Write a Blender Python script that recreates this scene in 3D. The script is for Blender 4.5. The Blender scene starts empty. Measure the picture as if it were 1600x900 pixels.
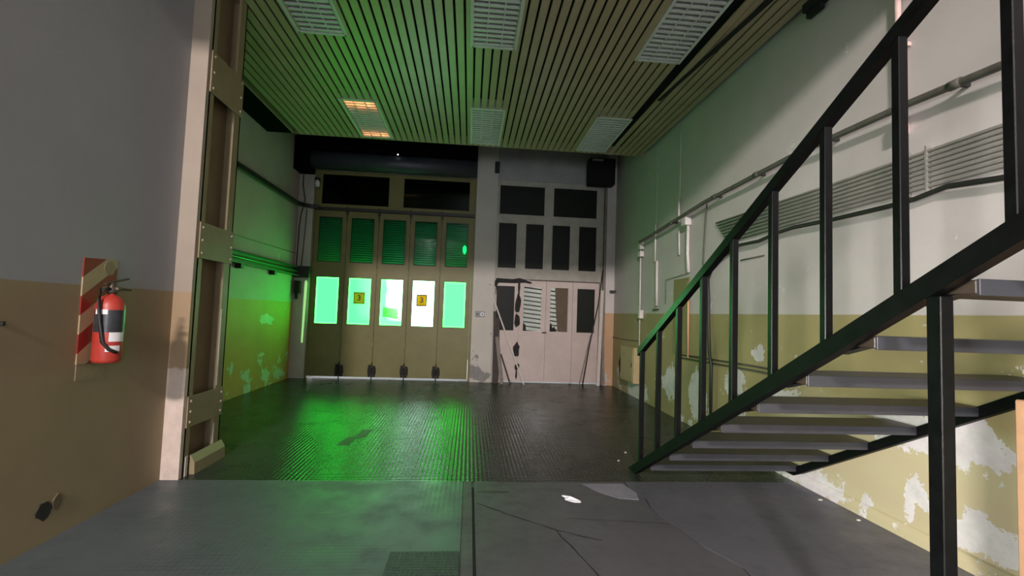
import bpy, bmesh, math, random
from mathutils import Vector, Matrix
random.seed(7)
scene = bpy.context.scene
C = scene.collection

# ------------------------------------------------------------------ camera
YAW, PITCH, ROLL, FPX, CAMH = 0.08740429, 0.05518352, 0.0347726, 740.0, 1.5
cy, sy, cp, sp = math.cos(YAW), math.sin(YAW), math.cos(PITCH), math.sin(PITCH)
fwd = Vector((sy * cp, cy * cp, sp)); rt = Vector((cy, -sy, 0)); up = rt.cross(fwd)
cr, sr = math.cos(ROLL), math.sin(ROLL)
rt2 = cr * rt + sr * up; up2 = -sr * rt + cr * up
cam_d = bpy.data.cameras.new('camera'); cam = bpy.data.objects.new('camera', cam_d); C.objects.link(cam)
cam_d.sensor_width = 36.0; cam_d.lens = FPX / 1600 * 36.0; cam_d.clip_start = 0.05
mw = Matrix((rt2, up2, -fwd)).transposed().to_4x4(); mw.translation = (0, 0, CAMH)
cam.matrix_world = mw
scene.camera = cam

# ------------------------------------------------------------------ world, light, exposure
w = bpy.data.worlds.new('overcast_sky'); scene.world = w; w.use_nodes = True
bg = w.node_tree.nodes['Background']; bg.inputs[0].default_value = (0.95, 0.97, 1.0, 1); bg.inputs[1].default_value = 6.0

def area(name, loc, target, sx, sz, power, col):
    l = bpy.data.lights.new(name, 'AREA'); l.shape = 'RECTANGLE'; l.size = sx; l.size_y = sz
    l.energy = power; l.color = col
    o = bpy.data.objects.new(name, l); C.objects.link(o); o.location = loc
    d = Vector(target) - Vector(loc); o.rotation_euler = d.to_track_quat('-Z', 'Y').to_euler()
    return o
# daylight through the high window in the rear wall, some nine metres behind the camera
area('high_window_daylight', (-2.0, -8.93, 6.60), (1.5, 6.0, 2.5), 1.0, 0.42, 1850, (1.0, 0.87, 0.83))
area('rear_fill_lamp', (0.4, -8.93, 1.3), (0.4, 5.0, 1.3), 2.4, 2.4, 250, (0.82, 0.90, 1.0))  # added fill lamp behind the camera, set in the rear opening

sd = area('side_fill_lamp', (-2.80, -1.3, 1.15), (3.2, 3.2, 0.55), 1.0, 1.7, 92, (1.0, 0.93, 0.88))  # added unseen lamp that brightens the wall under the stairs
sd.data.spread = math.radians(52)

vs = scene.view_settings
vs.view_transform = 'Standard'; vs.look = 'None'; vs.gamma = 1.0; vs.use_curve_mapping = False
vs.exposure = 0.0

# ------------------------------------------------------------------ materials
MATS = {}
def nt(name):
    m = bpy.data.materials.new(name); m.use_nodes = True
    t = m.node_tree; b = t.nodes['Principled BSDF']
    MATS[name] = m
    return m, t, b
def nd(t, typ, **kw):
    n = t.nodes.new(typ)
    for k, v in kw.items():
        if k.startswith('i_'):
            key = k[2:]
            n.inputs[int(key) if key.isdigit() else key].default_value = v
        else: setattr(n, k, v)
    return n
def math_n(t, op, a, b=None, clamp=False):
    n = t.nodes.new('ShaderNodeMath'); n.operation = op; n.use_clamp = clamp
    for i, v in enumerate((a, b)):
        if v is None: continue
        if isinstance(v, (int, float)): n.inputs[i].default_value = v
        else: t.links.new(v, n.inputs[i])
    return n.outputs[0]
def mixc(t, fac, a, b):
    n = t.nodes.new('ShaderNodeMix'); n.data_type = 'RGBA'
    for s, v in ((0, fac), (6, a), (7, b)):
        if isinstance(v, (int, float)): n.inputs[s].default_value = v
        elif isinstance(v, tuple): n.inputs[s].default_value = v if len(v) == 4 else v + (1,)
        else: t.links.new(v, n.inputs[s])
    return n.outputs[2]
def noise(t, scale, detail=4, rough=0.6, vec=None):
    n = nd(t, 'ShaderNodeTexNoise'); n.inputs['Scale'].default_value = scale
    n.inputs['Detail'].default_value = detail; n.inputs['Roughness'].default_value = rough
    if vec is not None: t.links.new(vec, n.inputs['Vector'])
    return n.outputs['Fac']
def ramp(t, fac, lo, hi):
    n = nd(t, 'ShaderNodeMapRange'); n.clamp = True
    n.inputs[1].default_value = lo; n.inputs[2].default_value = hi
    t.links.new(fac, n.inputs[0]); return n.outputs[0]
def coords(t):
    tc = t.nodes.new('ShaderNodeTexCoord'); s = t.nodes.new('ShaderNodeSeparateXYZ')
    t.links.new(tc.outputs['Object'], s.inputs[0])
    return tc.outputs['Object'], s.outputs[0], s.outputs[1], s.outputs[2]
def bump(t, b, h, strength=0.3, dist=0.01):
    n = nd(t, 'ShaderNodeBump'); n.inputs['Strength'].default_value = strength; n.inputs['Distance'].default_value = dist
    t.links.new(h, n.inputs['Height']); t.links.new(n.outputs[0], b.inputs['Normal'])

def plain(name, c1, c2=None, rough=0.6, metal=0.0, scale=6, bstr=0.15):
    m, t, b = nt(name)
    v, x, y, z = coords(t)
    c2 = c2 or tuple(k * 0.7 for k in c1)
    n = noise(t, scale, 5, 0.65, v)
    t.links.new(mixc(t, ramp(t, n, 0.35, 0.7), c1, c2), b.inputs['Base Color'])
    b.inputs['Roughness'].default_value = rough; b.inputs['Metallic'].default_value = metal
    bump(t, b, noise(t, scale * 8, 3, 0.6, v), bstr, 0.003)
    return m
def emit(name, col, strength):
    m, t, b = nt(name)
    b.inputs['Base Color'].default_value = (0.5, 0.5, 0.5, 1)
    b.inputs['Emission Color'].default_value = col + (1,); b.inputs['Emission Strength'].default_value = strength
    return m

def wall_paint(name, upper, upper2, dado, dado2, peel_col, peel_amt, dado_z=1.595, patches=(), axis='y', bare_z=0.0, faded=None):
    """two-tone painted plaster: pale above the dado line, oil paint below, flaked off to bare plaster in places"""
    m, t, b = nt(name)
    v, x, y, z = coords(t)
    n1 = noise(t, 1.3, 5, 0.6, v); n2 = noise(t, 3.0, 6, 0.7, v)
    U = mixc(t, ramp(t, n1, 0.35, 0.7), upper, upper2)
    D = mixc(t, ramp(t, n1, 0.35, 0.7), dado, dado2)
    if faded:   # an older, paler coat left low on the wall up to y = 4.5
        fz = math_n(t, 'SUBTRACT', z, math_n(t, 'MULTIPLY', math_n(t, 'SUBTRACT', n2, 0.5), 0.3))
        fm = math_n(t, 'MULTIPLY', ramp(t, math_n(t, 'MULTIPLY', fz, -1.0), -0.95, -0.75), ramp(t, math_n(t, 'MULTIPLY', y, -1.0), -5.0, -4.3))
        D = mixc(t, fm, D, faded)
    edge = math_n(t, 'ADD', z, math_n(t, 'MULTIPLY', math_n(t, 'SUBTRACT', n2, 0.5), 0.012))
    base = mixc(t, ramp(t, edge, dado_z - 0.004, dado_z + 0.004), D, U)
    # flaking grows towards the damp foot of the wall
    foot = ramp(t, math_n(t, 'MULTIPLY', z, -1.0), -0.95, 0.0)
    lift = math_n(t, 'ADD', n2, math_n(t, 'MULTIPLY', foot, peel_amt)) if peel_amt > -0.2 else math_n(t, 'MULTIPLY', n2, 0.6)
    if bare_z: lift = math_n(t, 'ADD', math_n(t, 'MULTIPLY', math_n(t, 'SUBTRACT', n2, 0.5), 0.25), math_n(t, 'SUBTRACT', bare_z + 0.67, z))
    a = y if axis == 'y' else x
    wob = math_n(t, 'MULTIPLY', math_n(t, 'SUBTRACT', noise(t, 4.5, 5, 0.75, v), 0.5), 0.55)
    a = math_n(t, 'ADD', a, wob); zw = math_n(t, 'SUBTRACT', z, math_n(t, 'MULTIPLY', wob, 0.8))
    for (pa, pz, ra, rz) in patches:
        da = math_n(t, 'DIVIDE', math_n(t, 'SUBTRACT', a, pa), ra)
        dz = math_n(t, 'DIVIDE', math_n(t, 'SUBTRACT', zw, pz), rz)
        d2 = math_n(t, 'ADD', math_n(t, 'MULTIPLY', da, da), math_n(t, 'MULTIPLY', dz, dz))
        lift = math_n(t, 'ADD', lift, math_n(t, 'MULTIPLY', math_n(t, 'SUBTRACT', 1.0, d2, True), 0.42))
    mask = ramp(t, lift, 0.66, 0.68)
    plaster = mixc(t, ramp(t, noise(t, 9, 4, 0.6, v), 0.3, 0.7), peel_col, tuple(k * 0.78 for k in peel_col))
    t.links.new(mixc(t, mask, base, plaster), b.inputs['Base Color'])
    b.inputs['Roughness'].default_value = 0.62
    h = math_n(t, 'ADD', math_n(t, 'MULTIPLY', noise(t, 22, 4, 0.6, v), 0.5), math_n(t, 'MULTIPLY', mask, -0.6))
    bump(t, b, h, 0.35, 0.006)
    return m
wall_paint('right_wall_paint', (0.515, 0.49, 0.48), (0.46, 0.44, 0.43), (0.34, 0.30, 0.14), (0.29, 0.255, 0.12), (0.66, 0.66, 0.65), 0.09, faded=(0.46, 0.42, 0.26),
           patches=((3.05, 0.76, 0.62, 0.20), (3.18, 0.28, 0.09, 0.18), (2.72, 0.22, 0.25, 0.14), (4.2, 0.05, 0.5, 0.09), (5.0, 1.17, 0.12, 0.12), (5.5, 0.8, 0.28, 0.2), (6.4, 0.5, 0.3, 0.4), (7.3, 0.5, 0.35, 0.3), (8.7, 0.15, 0.7, 0.2), (4.6, 0.75, 0.25, 0.15)))
wall_paint('left_wall_paint', (0.50, 0.36, 0.40), (0.43, 0.31, 0.34), (0.60, 0.29, 0.09), (0.50, 0.24, 0.075), (0.62, 0.62, 0.55), 0.13,
           patches=((7.95, 0.5, 0.08, 0.12), (8.5, 0.3, 0.2, 0.1), (9.3, 0.18, 0.2, 0.12), (9.9, 0.15, 0.3, 0.1), (9.2, 1.25, 0.5, 0.1)))
wall_paint('near_wall_paint', (0.32, 0.32, 0.34), (0.285, 0.285, 0.305), (0.31, 0.24, 0.145), (0.25, 0.195, 0.115), (0.55, 0.45, 0.37), -0.5)
wall_paint('return_paint', (0.32, 0.27, 0.215), (0.27, 0.225, 0.18), (0.33, 0.235, 0.14), (0.28, 0.20, 0.12), (0.62, 0.52, 0.45), 0.0, axis='x', bare_z=0.93)
plain('white_paint', (0.50, 0.48, 0.45), (0.42, 0.40, 0.37), 0.6, scale=4)
wall_paint('pillar_paint', (0.52, 0.50, 0.46), (0.46, 0.44, 0.40), (0.52, 0.49, 0.44), (0.46, 0.43, 0.39), (0.24, 0.23, 0.22), 0.06, axis='x', patches=((0.17, 0.2, 0.2, 0.16), (0.38, 0.14, 0.16, 0.14)))
wall_paint('jamb_paint', (0.58, 0.55, 0.53), (0.50, 0.47, 0.45), (0.52, 0.33, 0.19), (0.45, 0.28, 0.16), (0.50, 0.47, 0.44), 0.2, axis='x')
plain('lintel_grey', (0.34, 0.34, 0.34), (0.26, 0.26, 0.27), 0.7, scale=3)
plain('cream_door', (0.175, 0.155, 0.046), (0.145, 0.128, 0.038), 0.5, scale=3)
plain('pink_door', (0.56, 0.47, 0.44), (0.49, 0.41, 0.38), 0.6, scale=3)
plain('dirty_white_frame', (0.42, 0.40, 0.35), (0.33, 0.31, 0.27), 0.6, scale=4)
plain('black_gasket', (0.02, 0.03, 0.02), rough=0.6)
plain('dark_iron', (0.022, 0.022, 0.024), (0.035, 0.032, 0.03), 0.45, 0.2, scale=10)
plain('soot', (0.012, 0.012, 0.012), (0.03, 0.027, 0.025), 0.9, scale=14)
plain('stair_steel', (0.002, 0.0022, 0.0024), (0.004, 0.0045, 0.005), 0.36, 0.0, scale=12); MATS['stair_steel'].node_tree.nodes['Principled BSDF'].inputs['Specular IOR Level'].default_value = 0.2
plain('stringer_steel', (0.002, 0.0022, 0.0024), (0.004, 0.004, 0.0045), 0.5, 0.0, scale=12); MATS['stringer_steel'].node_tree.nodes['Principled BSDF'].inputs['Specular IOR Level'].default_value = 0.12
plain('tread_wood', (0.048, 0.037, 0.026), (0.036, 0.028, 0.021), 0.45, scale=7)
plain('tread_edge', (0.036, 0.038, 0.046), (0.028, 0.03, 0.036), 0.45, scale=7)
plain('slat_metal', (0.38, 0.29, 0.19), (0.32, 0.245, 0.158), 0.38, 0.0, scale=3, bstr=0.03)
plain('void_black', (0.006, 0.006, 0.006), rough=0.95)
plain('shade_and_gear_black', (0.004, 0.004, 0.004), rough=0.95); MATS['shade_and_gear_black'].node_tree.nodes['Principled BSDF'].inputs['Specular IOR Level'].default_value = 0.05  # near-black for the painted gap shade and the shutter gear
plain('fixture_white', (0.60, 0.60, 0.60), (0.52, 0.52, 0.52), 0.45, scale=5)
plain('louvre_white', (0.62, 0.62, 0.63), (0.55, 0.55, 0.56), 0.4, scale=5)
plain('dead_tube', (0.45, 0.45, 0.44), (0.38, 0.38, 0.36), 0.3, scale=5)
emit('glowing_electrode', (1.0, 0.27, 0.10), 34.0)
plain('column_steel', (0.27, 0.215, 0.125), (0.23, 0.18, 0.10), 0.5, scale=5)
plain('column_rivet', (0.36, 0.31, 0.22), rough=0.45)
plain('off_white', (0.55, 0.52, 0.46), rough=0.6)
plain('roll_steel', (0.055, 0.06, 0.075), (0.04, 0.045, 0.055), 0.5, 0.3, scale=5)
plain('shutter_steel', (0.30, 0.32, 0.31), (0.24, 0.26, 0.25), 0.45, 0.2, scale=5)
plain('shutter_dark', (0.02, 0.02, 0.02), rough=0.8)
plain('green_steel', (0.07, 0.10, 0.07), (0.04, 0.055, 0.04), 0.35, 0.3, scale=10)
plain('pipe_grey', (0.11, 0.105, 0.09), (0.07, 0.066, 0.056), 0.5, scale=10)
plain('conduit_grey', (0.27, 0.265, 0.24), (0.20, 0.195, 0.175), 0.5, scale=10)
plain('conduit_white', (0.68, 0.66, 0.63), (0.58, 0.56, 0.53), 0.5, scale=10)
plain('conduit_pink', (0.70, 0.52, 0.48), (0.62, 0.46, 0.42), 0.5, scale=10)
plain('conduit_orange', (0.60, 0.36, 0.20), (0.52, 0.31, 0.18), 0.5, scale=10)
plain('wire_black', (0.02, 0.02, 0.018), rough=0.5)
plain('box_cream', (0.42, 0.34, 0.18), (0.36, 0.29, 0.15), 0.6, scale=5)
plain('olive_panel', (0.24, 0.21, 0.085), (0.20, 0.175, 0.07), 0.5, scale=5)
plain('old_wood_dark', (0.07, 0.055, 0.045), (0.04, 0.033, 0.03), 0.8, scale=10)
plain('old_wood_grey', (0.24, 0.21, 0.19), (0.17, 0.15, 0.13), 0.8, scale=10)
plain('pale_wood', (0.60, 0.55, 0.50), (0.50, 0.45, 0.40), 0.7, scale=10)
plain('brown_board', (0.13, 0.095, 0.06), (0.10, 0.075, 0.05), 0.8, scale=5)
plain('paper_white', (0.85, 0.84, 0.88), (0.78, 0.77, 0.82), 0.7, scale=10)
plain('extinguisher_red', (0.42, 0.045, 0.03), (0.36, 0.035, 0.025), 0.42, scale=5, bstr=0.02)
plain('label_black', (0.02, 0.022, 0.028), (0.045, 0.05, 0.06), 0.35, scale=14, bstr=0.02)
plain('label_white', (0.72, 0.72, 0.74), (0.65, 0.65, 0.66), 0.4, bstr=0.02)
plain('valve_metal', (0.10, 0.085, 0.06), (0.07, 0.06, 0.045), 0.4, 0.5)
plain('tan_label', (0.30, 0.24, 0.14), (0.24, 0.19, 0.11), 0.6, scale=30)
plain('facade', (0.105, 0.10, 0.085), (0.07, 0.068, 0.058), 0.8, scale=1)
plain('pavement', (0.70, 0.69, 0.67), (0.62, 0.61, 0.60), 0.8, scale=2)
plain('roof_dark', (0.10, 0.10, 0.10), rough=0.9)
plain('rear_plaster', (0.40, 0.38, 0.35), (0.34, 0.32, 0.30), 0.7, scale=2)
plain('dark_cover', (0.045, 0.055, 0.055), (0.03, 0.038, 0.038), 0.5, scale=20)
plain('crack_dark', (0.012, 0.012, 0.013), rough=0.9)
plain('pale_patch', (0.23, 0.23, 0.28), (0.18, 0.18, 0.22), 0.35, scale=8)
plain('stain_dark', (0.035, 0.03, 0.028), (0.05, 0.04, 0.035), 0.6, scale=14)
emit('pinhole_daylight', (1, 1, 1), 6.0)
emit('slit_daylight', (0.36, 0.75, 0.24), 0.85)
emit('green_indicator', (0.02, 1.0, 0.30), 2.2)

def stripes():
    m, t, b = nt('warning_stripes')
    v, x, y, z = coords(t)
    u = math_n(t, 'SUBTRACT', 1.775, math_n(t, 'SUBTRACT', z, math_n(t, 'MULTIPLY', math_n(t, 'SUBTRACT', y, 3.35), 0.72)))
    fr = math_n(t, 'FRACT', math_n(t, 'DIVIDE', u, 0.255))
    red = math_n(t, 'LESS_THAN', fr, 0.5)
    n = noise(t, 9, 4, 0.6, v)
    t.links.new(mixc(t, red, mixc(t, n, (0.42, 0.33, 0.20), (0.34, 0.26, 0.15)), mixc(t, n, (0.24, 0.022, 0.016), (0.19, 0.016, 0.012))), b.inputs['Base Color'])
    b.inputs['Roughness'].default_value = 0.45
stripes()

def glass(name, col, rough=0.05):
    m, t, b = nt(name)
    b.inputs['Base Color'].default_value = col + (1,)
    b.inputs['Transmission Weight'].default_value = 1.0; b.inputs['Roughness'].default_value = rough; b.inputs['IOR'].default_value = 1.25
glass('green_glass', (0.16, 0.66, 0.40))
glass('smoked_glass', (0.02, 0.03, 0.025), 0.1)
plain('black_glass', (0.006, 0.009, 0.006), rough=0.5, bstr=0.0); MATS['black_glass'].node_tree.nodes['Principled BSDF'].inputs['Specular IOR Level'].default_value = 0.2

def lit_pane(name, left, right, x0, x1, z0, z1, zlo, strength):
    """frosted pane lit by daylight: left/right tints over the pane, paler along its putty edge"""
    m, t, b = nt(name)
    v, x, y, z = coords(t)
    fx = ramp(t, math_n(t, 'ADD', x, math_n(t, 'MULTIPLY', math_n(t, 'SUBTRACT', noise(t, 2.5, 2, 0.5, v), 0.5), 0.3)), x0 + (x1 - x0) * 0.25, x0 + (x1 - x0) * 0.75)
    fx = math_n(t, 'MULTIPLY', fx, ramp(t, z, zlo, zlo + 0.25))
    base = mixc(t, fx, left, right)
    ex = math_n(t, 'MINIMUM', math_n(t, 'SUBTRACT', x, x0), math_n(t, 'SUBTRACT', x1, x))
    ez = math_n(t, 'MINIMUM', math_n(t, 'SUBTRACT', z, z0), math_n(t, 'SUBTRACT', z1, z))
    e = ramp(t, math_n(t, 'MULTIPLY', math_n(t, 'MINIMUM', ex, ez), -1.0), -0.045, -0.012)
    colr = mixc(t, math_n(t, 'MULTIPLY', e, 0.55), base, (0.66, 8.0, 0.85))
    b.inputs['Base Color'].default_value = (0.05, 0.08, 0.06, 1); b.inputs['Specular IOR Level'].default_value = 0.1
    b.inputs['Roughness'].default_value = 0.3
    t.links.new(colr, b.inputs['Emission Color']); b.inputs['Emission Strength'].default_value = strength

def sheet(name, c1, c2, trans):
    """thin translucent sheet (sign or paper on the lit glass)"""
    m, t, b = nt(name)
    out = t.nodes['Material Output']
    v, x, y, z = coords(t)
    col = mixc(t, ramp(t, noise(t, 14, 3, 0.6, v), 0.35, 0.65), c1, c2)
    d = nd(t, 'ShaderNodeBsdfDiffuse'); tr = nd(t, 'ShaderNodeBsdfTranslucent')
    t.links.new(col, d.inputs[0]); t.links.new(col, tr.inputs[0])
    mx = nd(t, 'ShaderNodeMixShader'); mx.inputs[0].default_value = trans
    t.links.new(d.outputs[0], mx.inputs[1]); t.links.new(tr.outputs[0], mx.inputs[2])
    t.links.new(mx.outputs[0], out.inputs[0])
sheet('yellow_sheet', (0.62, 0.40, 0.015), (0.54, 0.35, 0.015), 0.4)
sheet('yellow_rim', (0.30, 0.26, 0.10), (0.26, 0.22, 0.08), 0.3)
sheet('notice_paper', (0.45, 0.50, 0.40), (0.38, 0.45, 0.36), 0.7)

def floor_mat(name, c1, c2, r1, r2, grid=0.0, gstr=0.0, grid_noise=None, streak=0.0):
    m, t, b = nt(name)
    v, x, y, z = coords(t)
    n1 = noise(t, 0.9, 6, 0.62, v); n2 = noise(t, 2.7, 6, 0.7, v)
    col = mixc(t, ramp(t, n1, 0.35, 0.68), c1, c2)
    col = mixc(t, math_n(t, 'MULTIPLY', ramp(t, n2, 0.52, 0.72), 0.45), col, tuple(k * 0.55 for k in c2))
    t.links.new(col, b.inputs['Base Color'])
    mr = nd(t, 'ShaderNodeMapRange'); mr.inputs[1].default_value = 0.35; mr.inputs[2].default_value = 0.65
    mr.inputs[3].default_value = r1; mr.inputs[4].default_value = r2
    t.links.new(n2, mr.inputs[0]); t.links.new(mr.outputs[0], b.inputs['Roughness'])
    h = math_n(t, 'MULTIPLY', noise(t, 30, 4, 0.6, v), 0.12 if grid else 0.5)
    if grid:
        gx = math_n(t, 'SINE', math_n(t, 'MULTIPLY', x, 2 * math.pi / grid)); gy = math_n(t, 'SINE', math_n(t, 'MULTIPLY', y, 2 * math.pi / grid))
        g = math_n(t, 'ADD', math_n(t, 'MULTIPLY', gx, 0.25), math_n(t, 'MULTIPLY', gy, 0.25))
        if grid_noise is not None:
            wear = ramp(t, n1, grid_noise, grid_noise + 0.15)
            g = math_n(t, 'MULTIPLY', g, wear)
        h = math_n(t, 'ADD', h, g)
    bump(t, b, h, gstr if grid else 0.12, 0.004)
floor_mat('ribbed_paving', (0.034, 0.042, 0.034), (0.022, 0.028, 0.023), 0.14, 0.30, 0.040, 0.75)
MATS['ribbed_paving'].node_tree.nodes['Principled BSDF'].inputs['IOR'].default_value = 1.24
floor_mat('worn_paving', (0.10, 0.122, 0.132), (0.078, 0.094, 0.104), 0.35, 0.6, 0.040, 0.5, 0.45)
floor_mat('old_concrete', (0.092, 0.092, 0.10), (0.068, 0.068, 0.076), 0.45, 0.7)
floor_mat('smooth_screed', (0.10, 0.102, 0.122), (0.078, 0.08, 0.095), 0.35, 0.6)

# ------------------------------------------------------------------ mesh helpers
def link_mesh(name, verts, faces, mat, parent=None, smooth=False):
    me = bpy.data.meshes.new(name); me.from_pydata([tuple(v) for v in verts], [], faces)
    bm = bmesh.new(); bm.from_mesh(me); bmesh.ops.recalc_face_normals(bm, faces=bm.faces); bm.to_mesh(me); bm.free()
    me.materials.append(MATS[mat])
    if smooth:
        for p in me.polygons: p.use_smooth = True
    o = bpy.data.objects.new(name, me); C.objects.link(o)
    if parent: o.parent = parent
    return o
class MB:
    def __init__(s): s.v = []; s.f = []
    def add(s, vs, fs):
        k = len(s.v); s.v += [Vector(v) for v in vs]; s.f += [tuple(i + k for i in f) for f in fs]; return s
    def box(s, x0, x1, y0, y1, z0, z1, ch=0.0):
        if ch <= 0:
            vs = [(x, y, z) for z in (z0, z1) for y in (y0, y1) for x in (x0, x1)]
            return s.add(vs, [(0, 1, 3, 2), (4, 6, 7, 5), (0, 4, 5, 1), (2, 3, 7, 6), (0, 2, 6, 4), (1, 5, 7, 3)])
        bm = bmesh.new(); bmesh.ops.create_cube(bm, size=1)
        for v in bm.verts:
            v.co = Vector(((x0 + x1) / 2 + v.co.x * (x1 - x0), (y0 + y1) / 2 + v.co.y * (y1 - y0), (z0 + z1) / 2 + v.co.z * (z1 - z0)))
        bmesh.ops.bevel(bm, geom=bm.edges[:], offset=ch, segments=1, affect='EDGES')
        bm.verts.ensure_lookup_table(); bm.verts.index_update()
        s.add([v.co.copy() for v in bm.verts], [tuple(v.index for v in f.verts) for f in bm.faces]); bm.free(); return s
    def beam(s, p0, p1, wx, wy, updir=(0, 0, 1)):
        p0, p1 = Vector(p0), Vector(p1); d = (p1 - p0).normalized(); u = Vector(updir)
        if abs(d.dot(u)) > 0.98: u = Vector((0, 1, 0))
        a = d.cross(u).normalized() * wx / 2; b = a.cross(d).normalized() * wy / 2
        vs = [p + i * a + j * b for p in (p0, p1) for i, j in ((-1, -1), (1, -1), (1, 1), (-1, 1))]
        return s.add(vs, [(0, 1, 2, 3), (4, 7, 6, 5), (0, 4, 5, 1), (1, 5, 6, 2), (2, 6, 7, 3), (3, 7, 4, 0)])
    def tube(s, pts, r, n=8):
        pts = [Vector(p) for p in pts]; rings = []
        for i, p in enumerate(pts):
            d = (pts[min(i + 1, len(pts) - 1)] - pts[max(i - 1, 0)]).normalized()
            u = Vector((0, 0, 1)) if abs(d.z) < 0.9 else Vector((0, 1, 0))
            a = d.cross(u).normalized(); b = a.cross(d).normalized()
            rings.append([p + (a * math.cos(2 * math.pi * k / n) + b * math.sin(2 * math.pi * k / n)) * r for k in range(n)])
        vs = [q for rr in rings for q in rr]; fs = []
        for i in range(len(pts) - 1):
            for k in range(n): fs.append((i * n + k, i * n + (k + 1) % n, (i + 1) * n + (k + 1) % n, (i + 1) * n + k))
        fs += [tuple(range(n)), tuple((len(pts) - 1) * n + k for k in range(n))]
        return s.add(vs, fs)
    def lathe(s, cx, cy_, prof, n=24):
        vs = []; fs = []
        for r, z in prof:
            vs += [(cx + r * math.cos(2 * math.pi * k / n), cy_ + r * math.sin(2 * math.pi * k / n), z) for k in range(n)]
        for i in range(len(prof) - 1):
            for k in range(n): fs.append((i * n + k, i * n + (k + 1) % n, (i + 1) * n + (k + 1) % n, (i + 1) * n + k))
        fs += [tuple(range(n)), tuple((len(prof) - 1) * n + k for k in range(n))]
        return s.add(vs, fs)
    def prism(s, poly, axis, a, b):
        """extrude a 2-D polygon along axis ('x': poly is (y,z); 'y': (x,z); 'z': (x,y))"""
        f = {'x': lambda p, t: (t, p[0], p[1]), 'y': lambda p, t: (p[0], t, p[1]), 'z': lambda p, t: (p[0], p[1], t)}[axis]
        n = len(poly); vs = [f(p, a) for p in poly] + [f(p, b) for p in poly]
        return s.add(vs, [tuple(range(n)), tuple(range(n, 2 * n))] + [(i, (i + 1) % n, n + (i + 1) % n, n + i) for i in range(n)])
    def grid_panel(s, x0, x1, z0, z1, y0, y1, holes):
        xs = sorted({x0, x1} | {h[i] for h in holes for i in (0, 1)}); zs = sorted({z0, z1} | {h[i] for h in holes for i in (2, 3)})
        def solid(i, j):
            if i < 0 or j < 0 or i >= len(xs) - 1 or j >= len(zs) - 1: return False
            mx, mz = (xs[i] + xs[i + 1]) / 2, (zs[j] + zs[j + 1]) / 2
            return not any(h[0] < mx < h[1] and h[2] < mz < h[3] for h in holes)
        for i in range(len(xs) - 1):
            for j in range(len(zs) - 1):
                if not solid(i, j): continue
                a, b, c, d = xs[i], xs[i + 1], zs[j], zs[j + 1]
                for y in (y0, y1): s.add([(a, y, c), (b, y, c), (b, y, d), (a, y, d)], [(0, 1, 2, 3)])
                if not solid(i - 1, j): s.add([(a, y0, c), (a, y1, c), (a, y1, d), (a, y0, d)], [(0, 1, 2, 3)])
                if not solid(i + 1, j): s.add([(b, y0, c), (b, y1, c), (b, y1, d), (b, y0, d)], [(0, 1, 2, 3)])
                if not solid(i, j - 1): s.add([(a, y0, c), (b, y0, c), (b, y1, c), (a, y1, c)], [(0, 1, 2, 3)])
                if not solid(i, j + 1): s.add([(a, y0, d), (b, y0, d), (b, y1, d), (a, y1, d)], [(0, 1, 2, 3)])
        return s
    def build(s, name, mat, parent=None, smooth=False, weld=False):
        o = link_mesh(name, s.v, s.f, mat, parent, smooth)
        if weld:
            bm = bmesh.new(); bm.from_mesh(o.data); bmesh.ops.remove_doubles(bm, verts=bm.verts, dist=1e-5)
            bmesh.ops.recalc_face_normals(bm, faces=bm.faces); bm.to_mesh(o.data); bm.free()
        return o
def tag(o, label, cat, group=None, kind=None):
    o['label'] = label; o['category'] = cat
    if group: o['group'] = group
    if kind: o['kind'] = kind
    return o
def empty(name, loc=(0, 0, 0)):
    o = bpy.data.objects.new(name, None); C.objects.link(o); o.location = loc; o.empty_display_size = 0.1
    return o
def root(name, label, cat, group=None, kind=None):
    """parts are built in world coordinates, so the Empty stays at the origin"""
    return tag(empty(name), label, cat, group, kind)
def place(o, loc):
    """move an Empty to the foot of its thing without moving the parts"""
    for ch in o.children: ch.location = Vector(ch.location) - Vector(loc)
    o.location = loc
def rag(cx, cy_, rx, ry, n, jit, rnd):
    return [(cx + math.cos(2 * math.pi * k / n) * rx * (1 + rnd.uniform(-jit, jit)), cy_ + math.sin(2 * math.pi * k / n) * ry * (1 + rnd.uniform(-jit, jit))) for k in range(n)]
ORD = ['first', 'second', 'third', 'fourth', 'fifth', 'sixth', 'seventh', 'eighth', 'ninth', 'tenth']

# ================================================================== the shell
XR, XL, XN, YB, ROOF = 3.2, -3.74, -2.55, 10.5, 6.2
YR, ROOF2 = -9.0, 7.4
CZ, CY0, CY1, CX0 = 4.58, 0.6, 8.6, -3.24
# floor: a base slab and the surfaces laid on it
fl = MB().box(-4.0, 3.5, YR - 0.2, 10.9, -0.30, -0.012).build('floor', 'old_concrete')
tag(fl, 'worn dark floor of the hall with ribbed paving at the back', 'floor', kind='structure')
MB().box(XL, XR, 4.33, 10.50, -0.012, 0.0).build('ribbed_paving', 'ribbed_paving', fl)
MB().box(XN, 0.0, YR, 4.331, -0.012, 0.0).build('worn_paving', 'worn_paving', fl)
MB().box(0.005, 0.078, YR, 4.325, -0.012, 0.001).build('concrete_kerb', 'old_concrete', fl)
MB().box(0.078, 0.098, YR, 4.20, -0.012, -0.010).build('floor_groove', 'crack_dark', fl)
bx = [(1.47, 4.325), (1.45, 4.1), (1.52, 3.95), (1.49, 3.75), (1.50, 3.60), (1.56, 3.38), (1.60, 3.12), (1.72, 2.85), (1.70, 2.5), (1.74, 1.5), (1.70, 0.0), (1.75, YR)]
MB().prism([(0.098, YR), (0.098, 4.325)] + bx, 'z', -0.012, 0.0).build('old_concrete_slab', 'old_concrete', fl)
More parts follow.
